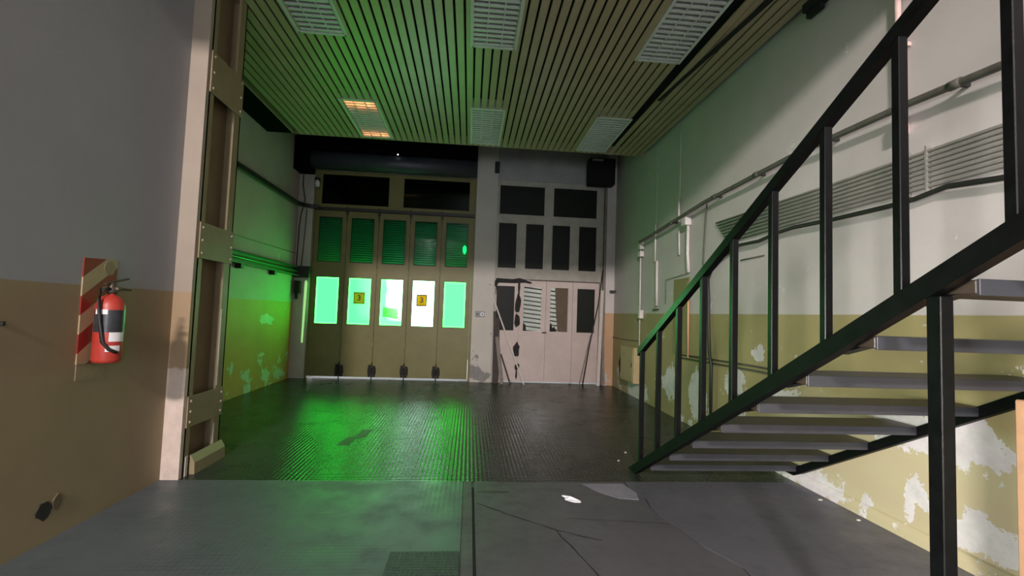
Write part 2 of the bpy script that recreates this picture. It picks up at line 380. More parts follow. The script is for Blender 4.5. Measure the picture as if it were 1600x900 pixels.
MB().prism([(x + 0.012, y) for x, y in bx] + [(XR, YR), (XR, 4.325)], 'z', -0.012, 0.001).build('smooth_screed', 'smooth_screed', fl)
def ribbon(pts, w, name, mat, parent, z=0.0015):
    m = MB()
    for i in range(len(pts) - 1):
        p, q = Vector(pts[i] + (z,)), Vector(pts[i + 1] + (z,)); d = (q - p).normalized(); n = Vector((-d.y, d.x, 0))
        wa, wb = w * (0.5 + 0.5 * math.sin(i * 2.3) ** 2) / 2, w * (0.5 + 0.5 * math.sin((i + 1) * 2.3) ** 2) / 2
        m.add([p - n * wa, p + n * wa, q + n * wb, q - n * wb], [(0, 1, 2, 3)])
    return m.build(name, mat, parent)
def jag(pts, n, amp, seed):
    r = random.Random(seed); out = []
    for i in range(len(pts) - 1):
        for k in range(n):
            t = k / n; out.append((pts[i][0] + (pts[i + 1][0] - pts[i][0]) * t + r.uniform(-amp, amp), pts[i][1] + (pts[i + 1][1] - pts[i][1]) * t + r.uniform(-amp, amp)))
    return out + [pts[-1]]
ribbon(jag([(0.12, 3.83), (0.40, 3.58), (0.67, 3.36), (0.95, 3.2)], 5, 0.006, 1), 0.014, 'crack', 'crack_dark', fl)
ribbon(jag([(0.66, 3.36), (0.80, 2.81), (0.86, 2.4)], 5, 0.006, 2), 0.013, 'crack', 'crack_dark', fl)
ribbon(jag([(0.8, 3.55), (1.2, 3.5), (1.53, 3.45)], 5, 0.006, 3), 0.008, 'crack', 'crack_dark', fl)
ribbon(jag([(0.30, 4.322), (1.5, 4.322)], 8, 0.004, 4), 0.012, 'crack', 'crack_dark', fl)
MB().prism([(1.06, 4.27), (1.44, 4.27), (1.49, 4.05), (1.46, 3.90), (1.30, 3.93), (1.17, 4.06)], 'z', -0.002, 0.0022).build('pale_patch', 'pale_patch', fl)
MB().prism(rag(0.28, 4.07, 0.13, 0.025, 11, 0.25, random.Random(3)), 'z', -0.001, 0.0018).build('stain', 'stain_dark', fl)
MB().prism([(-1.40, 5.42), (-1.26, 5.42), (-1.25, 5.7), (-1.16, 5.75), (-1.15, 6.12), (-1.27, 6.12), (-1.28, 5.8), (-1.36, 5.74)], 'z', -0.001, 0.0018).build('stain', 'stain_dark', fl)
MB().prism(rag(-1.15, 3.7, 0.30, 0.10, 13, 0.3, random.Random(5)), 'z', -0.001, 0.0008).build('stain', 'worn_paving', fl)

# right wall
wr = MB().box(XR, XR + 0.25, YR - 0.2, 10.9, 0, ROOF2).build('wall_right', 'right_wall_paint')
tag(wr, 'long right wall, pale above a flaking olive dado', 'wall', kind='structure')
bbp = [(XR - 0.055, 0.0), (XR - 0.05, 0.05), (XR - 0.02, 0.085), (XR, 0.095), (XR, 0.0)]
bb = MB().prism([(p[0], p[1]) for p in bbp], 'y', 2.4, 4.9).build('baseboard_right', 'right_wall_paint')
tag(bb, 'low rounded plaster skirting at the foot of the right wall under the stairs', 'baseboard', kind='structure')
# left walls
wl = MB().box(XL - 0.25, XL, 4.2, 10.9, 0, ROOF).build('wall_left', 'left_wall_paint')
tag(wl, 'far left wall lit green, olive dado with flaked patches', 'wall', kind='structure')
wn = MB().box(XN - 0.3, XN, YR - 0.2, -1.9, 0, ROOF2).box(XN - 0.3, XN, -1.9, -0.7, 2.15, ROOF2).box(XN - 0.3, XN, -0.7, 4.33, 0, ROOF2).build('wall_left_near', 'near_wall_paint')
tag(wn, 'near left wall, grey above a brown dado, carrying the fire extinguisher', 'wall', kind='structure')
MB().box(XN - 0.3, -2.401, 4.325, 4.37, 0, ROOF).build('wall_return', 'return_paint', wn)
MB().box(XL - 0.25, XN - 0.3, 4.2, 4.36, 0, ROOF).build('wall_return', 'left_wall_paint', wn)
tag(MB().box(XN - 0.34, XN - 0.30, -1.95, -0.65, 0, 2.2).build('fill_lamp_back', 'white_paint'), 'pale panel added behind the side fill lamp in the near left wall', 'door', kind='structure')  # added backing panel for the side lamp, out of view
# rear wall (behind the camera): doorway added for the fill lamp, high strip window
wq = MB().grid_panel(XN, XR, 0, ROOF2, YR - 0.2, YR, [(-0.8, 1.6, 0.0, 2.5), (-2.5, -1.5, 6.2, 7.0)]).build('wall_rear', 'rear_plaster', weld=True)
tag(wq, 'plain rear wall with a doorway added for the fill lamp and a high strip window', 'wall', kind='structure')
rf = MB().box(-4.0, 3.5, CY0 - 0.06, 10.9, ROOF, ROOF + 0.2).box(XN - 0.3, 3.45, YR - 0.2, CY0 - 0.06, ROOF2, ROOF2 + 0.2).build('ceiling_roof', 'roof_dark')
tag(rf, 'dark concrete roof slab above the slatted ceiling', 'roof', kind='structure')
# back wall: jambs, pillar and lintels round the two doors
wb = MB().box(XL - 0.25, -3.43, 10.40, 10.95, 0, ROOF).box(-3.43, 0.06, 10.44, 10.95, 4.47, ROOF).build('wall_back', 'white_paint')
tag(wb, 'back wall holding the two tall garage doors', 'wall', kind='structure')
MB().box(0.055, 0.52, 10.40, 10.95, 0, ROOF).build('pillar', 'pillar_paint', wb)['label'] = 'white pillar between the two doors, stained at its foot'
MB().box(0.52, 3.0, 10.43, 10.95, 4.50, ROOF).build('lintel', 'lintel_grey', wb)
MB().box(3.0, XR, 10.33, 10.95, 0, ROOF).build('jamb', 'jamb_paint', wb)

# outside, seen through the gap and the broken panes
og = MB().box(-9, 12, 10.9, 22, -0.2, -0.02).build('ground_outside', 'pavement')
tag(og, 'pale pavement outside the doors', 'ground', kind='structure')
of = MB().box(-9, 12, 15.5, 15.8, -0.02, 3.4).build('wall_outside', 'facade')
tag(of, 'pale wall across the yard seen through the broken panes', 'wall', kind='structure')

# ================================================================== slatted ceiling
ce = root('ceiling', 'suspended ceiling of narrow cream metal slats with dark gaps', 'ceiling', kind='structure')
MB().box(CX0, XR - 0.005, CY0, CY1, CZ + 0.16, CZ + 0.2).build('plenum_board', 'void_black', ce)
MB().box(XN, XR - 0.005, CY0 - 0.06, CY0, CZ, ROOF2).build('fascia', 'rear_plaster', ce)
MB().box(CX0 - 0.02, CX0, CY0, CY1, CZ, CZ + 0.2).build('edge_trim', 'slat_metal', ce)
MB().box(CX0, XR - 0.005, CY1, CY1 + 0.015, CZ - 0.002, CZ + 0.2).build('edge_trim', 'slat_metal', ce)
FIX = []
for (x0, x1) in ((-2.03, -1.51), (-0.09, 0.405), (1.86, 2.38)):
    FIX.append((x0, x1, 3.86, 5.34)); FIX.append((x0, x1, 7.02, 8.50))
slat_mesh = {}
PITCHX, SW = 0.1065, 0.086
prof = [(-SW / 2, 0.012), (-SW / 2 + 0.004, 0.0), (SW / 2 - 0.004, 0.0), (SW / 2, 0.012), (SW / 2 - 0.003, 0.02), (-SW / 2 + 0.003, 0.02)]
def slat(xc, y0, y1):
    L = round(y1 - y0, 3)
    if L not in slat_mesh:
        o = MB().prism(prof, 'y', 0, L).build('slat', 'slat_metal', ce); slat_mesh[L] = o.data
    else:
        o = bpy.data.objects.new('slat', slat_mesh[L]); C.objects.link(o); o.parent = ce
    o.location = (xc, y0, CZ); return o
k = -29
while True:
    xc = -0.17 + PITCHX * (k + 0.5); k += 1
    if xc > XR - 0.05: break
    if xc < CX0 + 0.04: continue
    if 2.42 < xc < 2.53: continue                      # the missing slat beside the lamps
    cuts = [f for f in FIX if f[0] + 0.005 < xc < f[1] - 0.005]
    if cuts:
        for a, b_ in ((CY0, 3.86), (5.34, 7.02), (8.50, CY1)): slat(xc, a, b_)
    else:
        o = slat(xc, CY0, CY1)
        if 2.53 < xc < 2.64:                            # a loose slat hanging askew
            o.rotation_euler = (0.0, 0.0, 0.0105); o.location = (xc + 0.05, CY0, CZ - 0.012)

def fixture(f, glow, label):
    x0, x1, y0, y1 = f
    r = root('ceiling_light', label, 'ceiling light', 'louvred ceiling lights in two rows')
    m = MB(); zt = CZ + 0.15
    m.box(x0, x1, y0, y1, zt, zt + 0.01).box(x0, x0 + 0.008, y0, y1, CZ, zt).box(x1 - 0.008, x1, y0, y1, CZ, zt).box(x0, x1, y0, y0 + 0.008, CZ, zt).box(x0, x1, y1 - 0.008, y1, CZ, zt)
    m.build('housing', 'fixture_white', r)
    MB().grid_panel(x0 - 0.02, x1 + 0.02, y0 - 0.02, y1 + 0.02, -CZ, -(CZ - 0.008), [(x0 + 0.012, x1 - 0.012, y0 + 0.012, y1 - 0.012)])
    fm = MB()
    for a in ((x0 - 0.02, x0 + 0.015, y0 - 0.02, y1 + 0.02), (x1 - 0.015, x1 + 0.02, y0 - 0.02, y1 + 0.02), (x0, x1, y0 - 0.02, y0 + 0.015), (x0, x1, y1 - 0.015, y1 + 0.02)):
        fm.box(a[0], a[1], a[2], a[3], CZ - 0.008, CZ)
    fm.build('frame', 'fixture_white', r)
    for q in (1, 2):
        xc = x0 + (x1 - x0) * q / 3
        MB().box(xc - 0.006, xc + 0.006, y0 + 0.01, y1 - 0.01, CZ - 0.002, CZ + 0.05).build('louvre_divider', 'louvre_white', r)
    n = 17; first = None
    for q in range(n):
        yc = y0 + 0.045 + (y1 - y0 - 0.09) * q / (n - 1)
        if first is None:
            first = MB().prism([(-0.006, 0.05), (0.006, 0.05), (0.017, 0.0), (-0.017, 0.0)], 'x', x0 + 0.01, x1 - 0.01).build('louvre_blade', 'louvre_white', r); o = first
        else:
            o = bpy.data.objects.new('louvre_blade', first.data); C.objects.link(o); o.parent = r
        o.location = (0, yc, CZ)
    for q in (0.3, 0.7):
        xc = x0 + (x1 - x0) * q
        tb = MB().tube([(xc, y0 + 0.05, CZ + 0.1), (xc, y1 - 0.05, CZ + 0.1)], 0.018, 10).build('lamp_tube', 'dead_tube', r, True)
        if glow:
            for (a, b_) in ((y0 + 0.04, y0 + 0.20), (y1 - 0.20, y1 - 0.04)):
                MB().tube([(xc, a, CZ + 0.1), (xc, b_, CZ + 0.1)], 0.0195, 10).build('glowing_end', 'glowing_electrode', tb, True)['label'] = 'orange glowing end of a dying tube'
    place(r, ((x0 + x1) / 2, (y0 + y1) / 2, CZ))
LBL = ['louvred ceiling light nearest the column, cut by the top edge', 'ceiling light with orange glowing ends above the folding door', 'louvred ceiling light in the middle, cut by the top edge', 'unlit ceiling light in front of the white pillar', 'louvred ceiling light beside the dark ceiling gap, cut by the top edge', 'unlit pale ceiling light above the pink door']
for i, f in enumerate(FIX): fixture(f, i == 1, LBL[i])
tag(MB().beam((2.80, 3.3, CZ - 0.02), (2.53, 6.3, CZ - 0.012), 0.055, 0.012).build('loose_trim', 'void_black'), 'black loose trim strip hanging slantwise under the ceiling beside the dark gap', 'trim')
db = MB().box(3.09, 3.195, 3.95, 4.17, 4.50, CZ).beam((3.14, 3.97, 4.46), (3.14, 4.15, 4.46), 0.05, 0.05).build('ceiling_bracket', 'void_black')
tag(db, 'small black bracket under the ceiling edge on the right wall', 'bracket')
du = MB().box(XL + 0.012, CX0 - 0.03, 4.95, 8.66, 4.60, 4.98, 0.01).build('gap_shade_box', 'shade_and_gear_black')  # added near-black box that stands in for shade in the gap
tag(du, 'black box added as shade in the gap between ceiling and left wall', 'duct')

# ================================================================== door 1: five-leaf folding door with green panes
d1 = root('door_1', 'tall cream folding garage door with five leaves and glowing green panes', 'door', kind='structure')
MB().grid_panel(-3.43, 0.055, 3.66, 4.47, 10.46, 10.56, [(-3.28, -1.86, 3.75, 4.40), (-1.54, -0.10, 3.75, 4.40)]).build('transom_frame', 'cream_door', d1, weld=True)
for a, b_ in ((-3.28, -1.86), (-1.54, -0.10)):
    MB().box(a, b_, 10.505, 10.515, 3.75, 4.40).build('transom_pane', 'smoked_glass', d1)
MB().box(-3.43, -3.405, 10.46, 10.56, 0, 3.66).box(0.0, 0.055, 10.46, 10.56, 0, 3.66).build('door_frame', 'cream_door', d1)
tr = MB().box(-3.40, 0.03, 10.39, 10.45, 3.60, 3.665, 0.006)
arc = []
tr.build('track', 'dark_iron', d1)
LX0, LW = -3.405, 0.681
GREEN, MINT, WHITE = (0.16, 10.5, 0.47), (0.34, 10.5, 0.66), (6.0, 11.0, 8.0)
PANE = [(GREEN, GREEN), (GREEN, MINT), (MINT, WHITE), (WHITE, WHITE), (GREEN, GREEN)]
for i in range(5):
    a, b_ = LX0 + LW * i + 0.004, LX0 + LW * (i + 1) - 0.004
    px0, px1 = LX0 + LW * i + 0.095, LX0 + LW * (i + 1) - 0.095
    lf = MB().grid_panel(a, b_, 0.045, 3.645, 10.48, 10.53, [(px0, px1, 1.155, 2.17), (px0, px1, 2.49, 3.47)]).build('leaf', 'cream_door', d1, weld=True)
    MB().grid_panel(px0, px1, 1.155, 2.17, 10.473, 10.50, [(px0 + 0.012, px1 - 0.012, 1.167, 2.158)]).build('gasket', 'black_gasket', lf, weld=True)
    MB().grid_panel(px0, px1, 2.49, 3.47, 10.476, 10.50, [(px0 + 0.012, px1 - 0.012, 2.502, 3.458)]).build('gasket', 'black_gasket', lf, weld=True)
    nm = 'lit_pane_%d' % i
    lit_pane(nm, PANE[i][0], PANE[i][1], px0 + 0.01, px1 - 0.01, 1.16, 2.165, 1.0 if i == 3 else (1.25 if i == 2 else 1.2), 1.0)
    MB().box(px0 + 0.01, px1 - 0.01, 10.492, 10.50, 1.16, 2.165).build('lower_pane', nm, lf)['label'] = 'frosted pane glowing green with daylight'
    MB().box(px0 + 0.01, px1 - 0.01, 10.50, 10.506, 2.495, 3.465).build('upper_pane', 'green_glass', lf)
    if i: MB().box(a - 0.03, a + 0.022, 10.53, 10.54, 0.05, 3.64).build('seam_strip', 'black_gasket', d1)
    # hanger at the head of each seam
    if i:
        MB().box(a - 0.03, a + 0.022, 10.43, 10.48, 3.53, 3.69).box(a - 0.012, a + 0.004, 10.44, 10.48, 3.40, 3.53).build('hanger', 'dark_iron', d1)
        for hz in (2.32, 0.75):
            MB().box(a - 0.024, a + 0.016, 10.468, 10.48, hz - 0.05, hz + 0.05, 0.003).build('hinge', 'cream_door', d1)
        h = MB().box(a - 0.09, a + 0.08, 10.445, 10.48, 0.11, 0.25, 0.006).box(a - 0.075, a - 0.03, 10.43, 10.48, 0.06, 0.31).box(a + 0.02, a + 0.065, 10.43, 10.48, 0.05, 0.29)
        h.tube([(a - 0.004, 10.44, 0.0), (a - 0.004, 10.44, 0.36)], 0.012, 8)
        h.build('floor_bolt', 'soot', d1)
MB().prism([(-3.515, 0.75), (-3.485, 0.75), (-3.455, 2.0), (-3.47, 2.06), (-3.50, 2.06), (-3.51, 2.0)], 'y', 10.385, 10.40).build('light_slit', 'slit_daylight', d1)['label'] = 'narrow strip of green daylight beside the first leaf'

# tracks that run from the door round the corner along the left wall
def corner_track(name, z, y0, w, h, mat, label, rad=0.35):
    m = MB(); pts = [(XL + 0.09, y0), (XL + 0.09, 10.36 - rad)]
    for q in range(1, 7):
        a = math.pi / 2 * q / 6; pts.append((XL + 0.09 + rad * (1 - math.cos(a)), 10.36 - rad + rad * math.sin(a)))
    for i in range(len(pts) - 1):
        m.beam((pts[i][0], pts[i][1], z), (pts[i + 1][0], pts[i + 1][1], z), w, h)
    o = m.build(name, mat); return tag(o, label, 'rail')
corner_track('door_rail', 3.65, 5.0, 0.07, 0.08, 'dark_iron', 'dark upper door rail curving along the far left wall')
lt = root('guide_rail', 'heavy green steel guide rail along the far left wall at mid height', 'rail')
MB().box(XL + 0.02, XL + 0.05, 5.0, 10.38, 2.15, 2.34).build('rail_web', 'green_steel', lt)
MB().box(XL + 0.02, XL + 0.14, 5.0, 10.38, 2.325, 2.345).build('rail_flange', 'green_steel', lt)
MB().box(XL + 0.02, XL + 0.14, 5.0, 10.38, 2.15, 2.17).build('rail_flange', 'green_steel', lt)
MB().tube([(XL + 0.10, 5.0, 2.245), (XL + 0.10, 10.38, 2.245)], 0.022, 8).build('rail_bar', 'green_steel', lt, True)
for yy in (7.9, 9.2):
    MB().box(XL, XL + 0.10, yy - 0.05, yy + 0.05, 2.08, 2.15).build('bracket', 'dark_iron', lt)
MB().box(XL + 0.01, -3.40, 10.28, 10.40, 2.12, 2.36).build('end_plate', 'dark_iron', lt)
tag(MB().tube([(XL + 0.012, 5.0, 2.56), (XL + 0.012, 10.38, 2.63)], 0.007, 6).build('wall_cable', 'pipe_grey'), 'thin cable above the green rail on the left wall', 'cable')
tag(MB().tube([(-3.66, 10.385, 4.34), (-3.66, 10.385, 4.1), (-3.60, 10.385, 3.8), (-3.66, 10.385, 3.5), (-3.69, 10.385, 3.2), (-3.70, 10.385, 2.36)], 0.011, 6).build('corner_cable', 'wire_black', smooth=True), 'black cable hanging in the corner left of the folding door', 'cable')
tag(MB().tube([(-3.55, 10.385, 3.6), (-3.57, 10.385, 3.0), (-3.60, 10.385, 2.36)], 0.010, 6).build('corner_conduit', 'pipe_grey', smooth=True), 'thin grey conduit beside the black corner cable', 'conduit')
tag(MB().box(-3.70, -3.58, 10.30, 10.40, 1.78, 2.05, 0.01).box(-3.66, -3.60, 10.27, 10.30, 1.66, 1.80).build('corner_latch', 'soot'), 'dark iron latch box in the corner under the green rail', 'latch')
wlamp = root('wall_lamp', 'small pale bulkhead lamp above the rail in the left corner', 'lamp')
MB().box(-3.40, -3.32, 10.30, 10.44, 4.20, 4.28, 0.005).build('lamp_base', 'dark_iron', wlamp)
MB().lathe(-3.33, 10.28, [(0.01, 4.05), (0.045, 4.07), (0.055, 4.12), (0.04, 4.19), (0.02, 4.21)], 12).build('lamp_globe', 'fixture_white', wlamp, True)
place(wlamp, (-3.36, 10.4, 4.2))

# signs on the panes
def sign(x0, x1, z0, z1, label):
    r = root('number_sign', label, 'sign', 'yellow number signs on the lit panes')
    bd = MB().box(x0, x1, 10.468, 10.471, z0, z1).build('sign_board', 'yellow_sheet', r)
    MB().grid_panel(x0, x1, z0, z1, 10.4655, 10.468, [(x0 + 0.022, x1 - 0.022, z0 + 0.028, z1 - 0.028)]).build('sign_border', 'yellow_rim', r, weld=True)
    cu = bpy.data.curves.new('numeral', 'FONT'); cu.body = '3'; cu.size = 0.17; cu.align_x = 'CENTER'; cu.align_y = 'CENTER'; cu.extrude = 0.001; cu.offset = 0.004
    to = bpy.data.objects.new('numeral', cu); C.objects.link(to)
    bpy.context.view_layer.update()
    me = bpy.data.meshes.new_from_object(to.evaluated_get(bpy.context.evaluated_depsgraph_get()))
    bpy.data.objects.remove(to)
    me.materials.clear(); me.materials.append(MATS['wire_black'])
    nu = bpy.data.objects.new('numeral', me); C.objects.link(nu); nu.parent = r
    nu.rotation_euler = (math.pi / 2, 0, 0); nu.location = ((x0 + x1) / 2, 10.464, (z0 + z1) / 2)
    place(r, ((x0 + x1) / 2, 10.47, z0))
sign(-2.505, -2.265, 1.605, 1.86, 'yellow square sign with a 3 on the second green pane from the left')
sign(-1.165, -0.935, 1.60, 1.86, 'yellow square sign with a 3 on the white glowing pane')
pn = MB().prism([(-1.87, 1.55), (-1.55, 1.535), (-1.55, 1.31), (-1.63, 1.315), (-1.70, 1.33), (-1.87, 1.35)], 'y', 10.468, 10.470).build('paper_notice', 'notice_paper')
tag(pn, 'torn paper notice stuck on the middle pane', 'notice')
gi = MB().lathe(-0.165, 10.60, [(0.008, 2.80), (0.035, 2.84), (0.045, 2.91), (0.035, 2.97), (0.008, 3.0)], 12).build('indicator_lamp', 'green_indicator', smooth=True)
tag(gi, 'small green lamp behind the upper pane next to the pillar', 'lamp')

# roller shutters outside the doors and their gear above
def curtain(name, x0, x1, z0, z1, y, mat, label):
    m = MB(); p = []; n = int((z1 - z0) / 0.05)
    for q in range(n + 1):
        z = z0 + (z1 - z0) * q / n; p += [(y + 0.012, z), (y, z + 0.012), (y, z + 0.036)]
    poly = p + [(y + 0.03, z1 + 0.036), (y + 0.03, z0)]
    o = m.prism(poly, 'x', x0, x1).build(name, mat); return tag(o, label, 'shutter')
curtain('roller_shutter', -3.40, 0.04, 2.24, 4.46, 10.74, 'shutter_steel', 'half lowered ribbed roller shutter behind the upper green panes')
curtain('roller_shutter', 0.53, 2.99, 2.20, 4.49, 10.74, 'shutter_dark', 'dark roller shutter behind the upper panes of the pink door')
sh = root('shutter_housing', 'dark roller shutter housing above the folding door', 'shutter')
MB().box(-3.42, 0.05, 9.98, 10.43, 4.80, 5.5).build('cover', 'shade_and_gear_black', sh)
MB().tube([(-3.42, 10.18, 4.61), (0.05, 10.18, 4.61)], 0.19, 24).build('roll', 'roll_steel', sh, True)
MB().box(-3.73, -3.42, 9.98, 10.39, 4.35, 5.5).build('gear_box', 'shade_and_gear_black', sh)
MB().lathe(-1.63, 9.972, [(0.001, 4.752), (0.012, 4.757), (0.012, 4.772), (0.001, 4.777)], 8).build('pinhole', 'pinhole_daylight', sh)['label'] = 'pinhole of white daylight'
mb_ = root('shutter_motor', 'black shutter motor box in the upper right corner over the pink door', 'box')
MB().box(2.50, 3.08, 10.05, 10.32, 4.42, 5.0, 0.01).build('motor_case', 'void_black', mb_)
MB().box(2.56, 2.80, 10.03, 10.05, 4.93, 4.97).build('name_plate', 'lintel_grey', mb_)
place(mb_, (2.8, 10.2, 4.42))
tag(MB().box(0.44, 0.54, 10.30, 10.40, 4.62, 4.86, 0.01).build('shutter_bearing', 'soot'), 'small black bearing at the head of the white pillar', 'bearing')

# ================================================================== door 2: battered pink door
d2 = root('door_2', 'battered pinkish white garage door with dark and broken panes', 'door', kind='structure')
COL = [(0.58, 0.98), (1.19, 1.59), (1.79, 2.19), (2.40, 2.80)]
holes = [(0.58, 1.59, 3.73, 4.38), (1.80, 2.79, 3.73, 4.38)] + [(a, b_, 2.525, 3.53) for a, b_ in COL]
MB().grid_panel(0.52, 2.97, 2.285, 4.50, 10.46, 10.53, holes).build('upper_frame', 'dirty_white_frame', d2, weld=True)
for h in holes: MB().box(h[0], h[1], 10.495, 10.503, h[2], h[3]).build('upper_pane', 'black_glass', d2)
MB().box(0.52, 0.555, 10.46, 10.53, 0, 2.285).box(2.90, 2.985, 10.45, 10.53, 0, 2.285).build('door_frame', 'dirty_white_frame', d2)
MB().box(2.955, 3.0, 10.36, 10.45, 0.0, 4.45).build('side_board', 'old_wood_grey', d2)
SE = [0.56, 1.085, 1.69, 2.295, 2.895]
for i in range(4):
    a, b_ = SE[i] + 0.003, SE[i + 1] - 0.003
    lf = MB().grid_panel(a, b_, 0.03, 2.275, 10.475, 10.525, [(COL[i][0], COL[i][1], 1.14, 2.12)]).build('leaf', 'pink_door', d2, weld=True)
    MB().box(a + 0.03, b_ - 0.03, 10.468, 10.475, 1.085, 1.115).build('rail_moulding', 'pink_door', lf)
    if i in (0, 3): MB().box(COL[i][0], COL[i][1], 10.495, 10.503, 1.14, 2.12).build('pane', 'black_glass', lf)
    if i == 2:
        MB().prism([(1.90, 2.12), (2.19, 2.12), (2.19, 1.14), (1.98, 1.14), (1.93, 1.6)], 'y', 10.53, 10.545).build('board', 'brown_board', lf)['label'] = 'brown board filling most of the broken pane'
        sh_r = random.Random(4)
        MB().prism([(1.79, 1.14), (1.95, 1.14), (1.90, 1.26), (1.86, 1.22), (1.82, 1.34), (1.79, 1.30)], 'y', 10.50, 10.504).build('glass_shard', 'black_glass', lf)
    if i == 1:
        MB().prism([(1.19, 1.14), (1.27, 1.14), (1.25, 1.27), (1.19, 1.33)], 'y', 10.50, 10.504).build('glass_shard', 'black_glass', lf)
# scorched and broken edges along the first seam and the head of the first leaf
rr = random.Random(11)
for (cx, cz, rx, rz) in ((1.065, 1.72, 0.05, 0.22), (1.055, 1.36, 0.05, 0.14), (1.06, 0.725, 0.058, 0.165), (1.085, 0.35, 0.045, 0.075), (1.075, 2.1, 0.02, 0.22), (1.075, 0.18, 0.018, 0.1), (0.545, 2.12, 0.03, 0.2)):
    MB().prism(rag(cx, cz, rx * 1.25, rz, 14, 0.22, rr), 'y', 10.462, 10.474).build('charred_patch', 'soot', d2)
MB().prism([(0.53, 2.22), (0.58, 2.29), (0.9, 2.27), (1.08, 2.31), (1.22, 2.27), (1.36, 2.22), (1.34, 2.19), (1.2, 2.21), (0.95, 2.19), (0.62, 2.19), (0.58, 2.12), (0.53, 2.10)], 'y', 10.45, 10.474).build('charred_patch', 'soot', d2)
MB().box(1.3, 2.93, 10.466, 10.474, 2.262, 2.272).build('head_gap', 'soot', d2)
MB().box(1.62, 1.72, 10.45, 10.475, 1.10, 1.13, 0.004).build('latch', 'dark_iron', d2)
# security grille outside the broken panes
gr = root('window_grille', 'slanting dark bars behind the broken panes of the pink door', 'grille')
for q in range(13):
    z = 1.02 + 0.098 * q
    MB().beam((1.0, 10.80, z + 0.05), (2.35, 10.86, z - 0.08), 0.012, 0.03).build('bar', 'dark_iron', gr)
for x in (1.0, 2.35): MB().box(x - 0.02, x + 0.02, 10.79, 10.88, 0.0, 2.4).build('grille_post', 'dark_iron', gr)

# things leaning on the pink door
def lean(name, p0, p1, wx, wy, mat, label, cat, updir=(0, 1, 0)):
    return tag(MB().beam(p0, p1, wx, wy, updir).build(name, mat), label, cat)
lean('wooden_lath', (1.22, 10.20, 0.0), (0.46, 10.36, 1.95), 0.03, 0.012, 'pale_wood', 'long white lath leaning across the first leaf of the pink door', 'lath')
lean('wooden_plank', (0.61, 10.34, 0.0), (0.60, 10.44, 1.42), 0.13, 0.022, 'old_wood_dark', 'short dark plank leaning beside the white pillar', 'plank')
lean('wooden_plank', (0.74, 10.20, 0.0), (0.61, 10.30, 1.0), 0.07, 0.02, 'old_wood_grey', 'grey weathered plank leaning in front of the dark plank', 'plank')
lean('wooden_stake', (0.93, 10.30, 0.0), (0.72, 10.42, 0.62), 0.035, 0.025, 'old_wood_dark', 'short dark stake leaning at the foot of the pillar', 'stake')
lean('wooden_batten', (0.625, 10.29, 0.0), (0.55, 10.40, 1.55), 0.06, 0.02, 'old_wood_dark', 'tall dark batten leaning between pillar and pink door', 'batten')
tag(MB().tube([(2.52, 10.28, 0.0), (2.66, 10.32, 0.85), (2.86, 10.38, 1.8), (2.935, 10.34, 2.55)], 0.014, 8).build('metal_rod', 'wire_black', smooth=True), 'long bent black rod leaning on the right of the pink door', 'rod')
lean('wooden_strip', (2.45, 10.30, 0.0), (2.72, 10.44, 1.1), 0.02, 0.012, 'old_wood_grey', 'thin grey strip leaning just left of the black rod', 'strip')
lean('split_board', (2.86, 10.26, 0.0), (2.93, 10.34, 2.1), 0.07, 0.018, 'pale_wood', 'pale split board standing against the right door jamb', 'board')
lean('broken_plank', (2.98, 10.24, 0.0), (2.965, 10.33, 1.1), 0.05, 0.02, 'old_wood_grey', 'short grey broken plank at the foot of the right jamb', 'plank')
# socket on the pillar
so = root('wall_socket', 'double switch plate on the white pillar', 'switch')
MB().box(0.12, 0.33, 10.388, 10.40, 1.41, 1.54, 0.004).build('plate', 'lintel_grey', so)
for x in (0.17, 0.275):
    s_ = MB().prism([(x + 0.042 * math.cos(a * math.pi / 8), 1.475 + 0.042 * math.sin(a * math.pi / 8)) for a in range(16)], 'y', 10.376, 10.388).build('socket', 'label_white' if x > 0.2 else 'lintel_grey', so)
    MB().box(x - 0.014, x + 0.014, 10.371, 10.377, 1.458, 1.492).build('toggle', 'wire_black', s_)
place(so, (0.22, 10.4, 1.41))

# ================================================================== riveted steel column
co = root('steel_column', 'tan riveted steel column of two channels joined by batten plates', 'column')
XC, XCB = -2.40, -2.56
for (y0, y1, s) in ((4.37, 4.45, 1), (4.83, 4.955, -1)):
    m = MB(); web = (y0, y0 + 0.02) if s > 0 else (y1 - 0.02, y1)
    m.box(XCB, XC, web[0], web[1], 0, ROOF).box(XC - 0.02, XC, y0, y1, 0, ROOF).box(XCB, XCB + 0.02, y0, y1, 0, ROOF)
    m.build('channel', 'column_steel', co)
MB().box(XCB + 0.02, XCB + 0.035, 4.39, 4.935, 0, ROOF).build('back_plate', 'column_steel', co)
for (z0, z1) in ((0.42, 0.69), (1.90, 2.22), (3.40, 3.78), (4.85, 5.2)):
    bp = MB().box(XC, XC + 0.012, 4.37, 4.955, z0, z1, 0.002).build('batten_plate', 'column_steel', co)
    for y in (4.41, 4.915):
        for q in range(3):
            z = z0 + 0.045 + (z1 - z0 - 0.09) * q / 2
            m = MB(); n = 8
            m.add([(XC + 0.012, y + 0.014 * math.cos(2 * math.pi * k_ / n), z + 0.014 * math.sin(2 * math.pi * k_ / n)) for k_ in range(n)] + [(XC + 0.022, y + 0.008 * math.cos(2 * math.pi * k_ / n), z + 0.008 * math.sin(2 * math.pi * k_ / n)) for k_ in range(n)],
                  [(k_, (k_ + 1) % n, n + (k_ + 1) % n, n + k_) for k_ in range(n)] + [tuple(range(n, 2 * n))])
            m.build('rivet', 'column_rivet', bp)
MB().prism([(XC, 0.0), (XC + 0.05, 0.0), (XC + 0.045, 0.10), (XC + 0.01, 0.165), (XC, 0.165)], 'y', 4.47, 4.99).build('base_plate', 'column_steel', co)
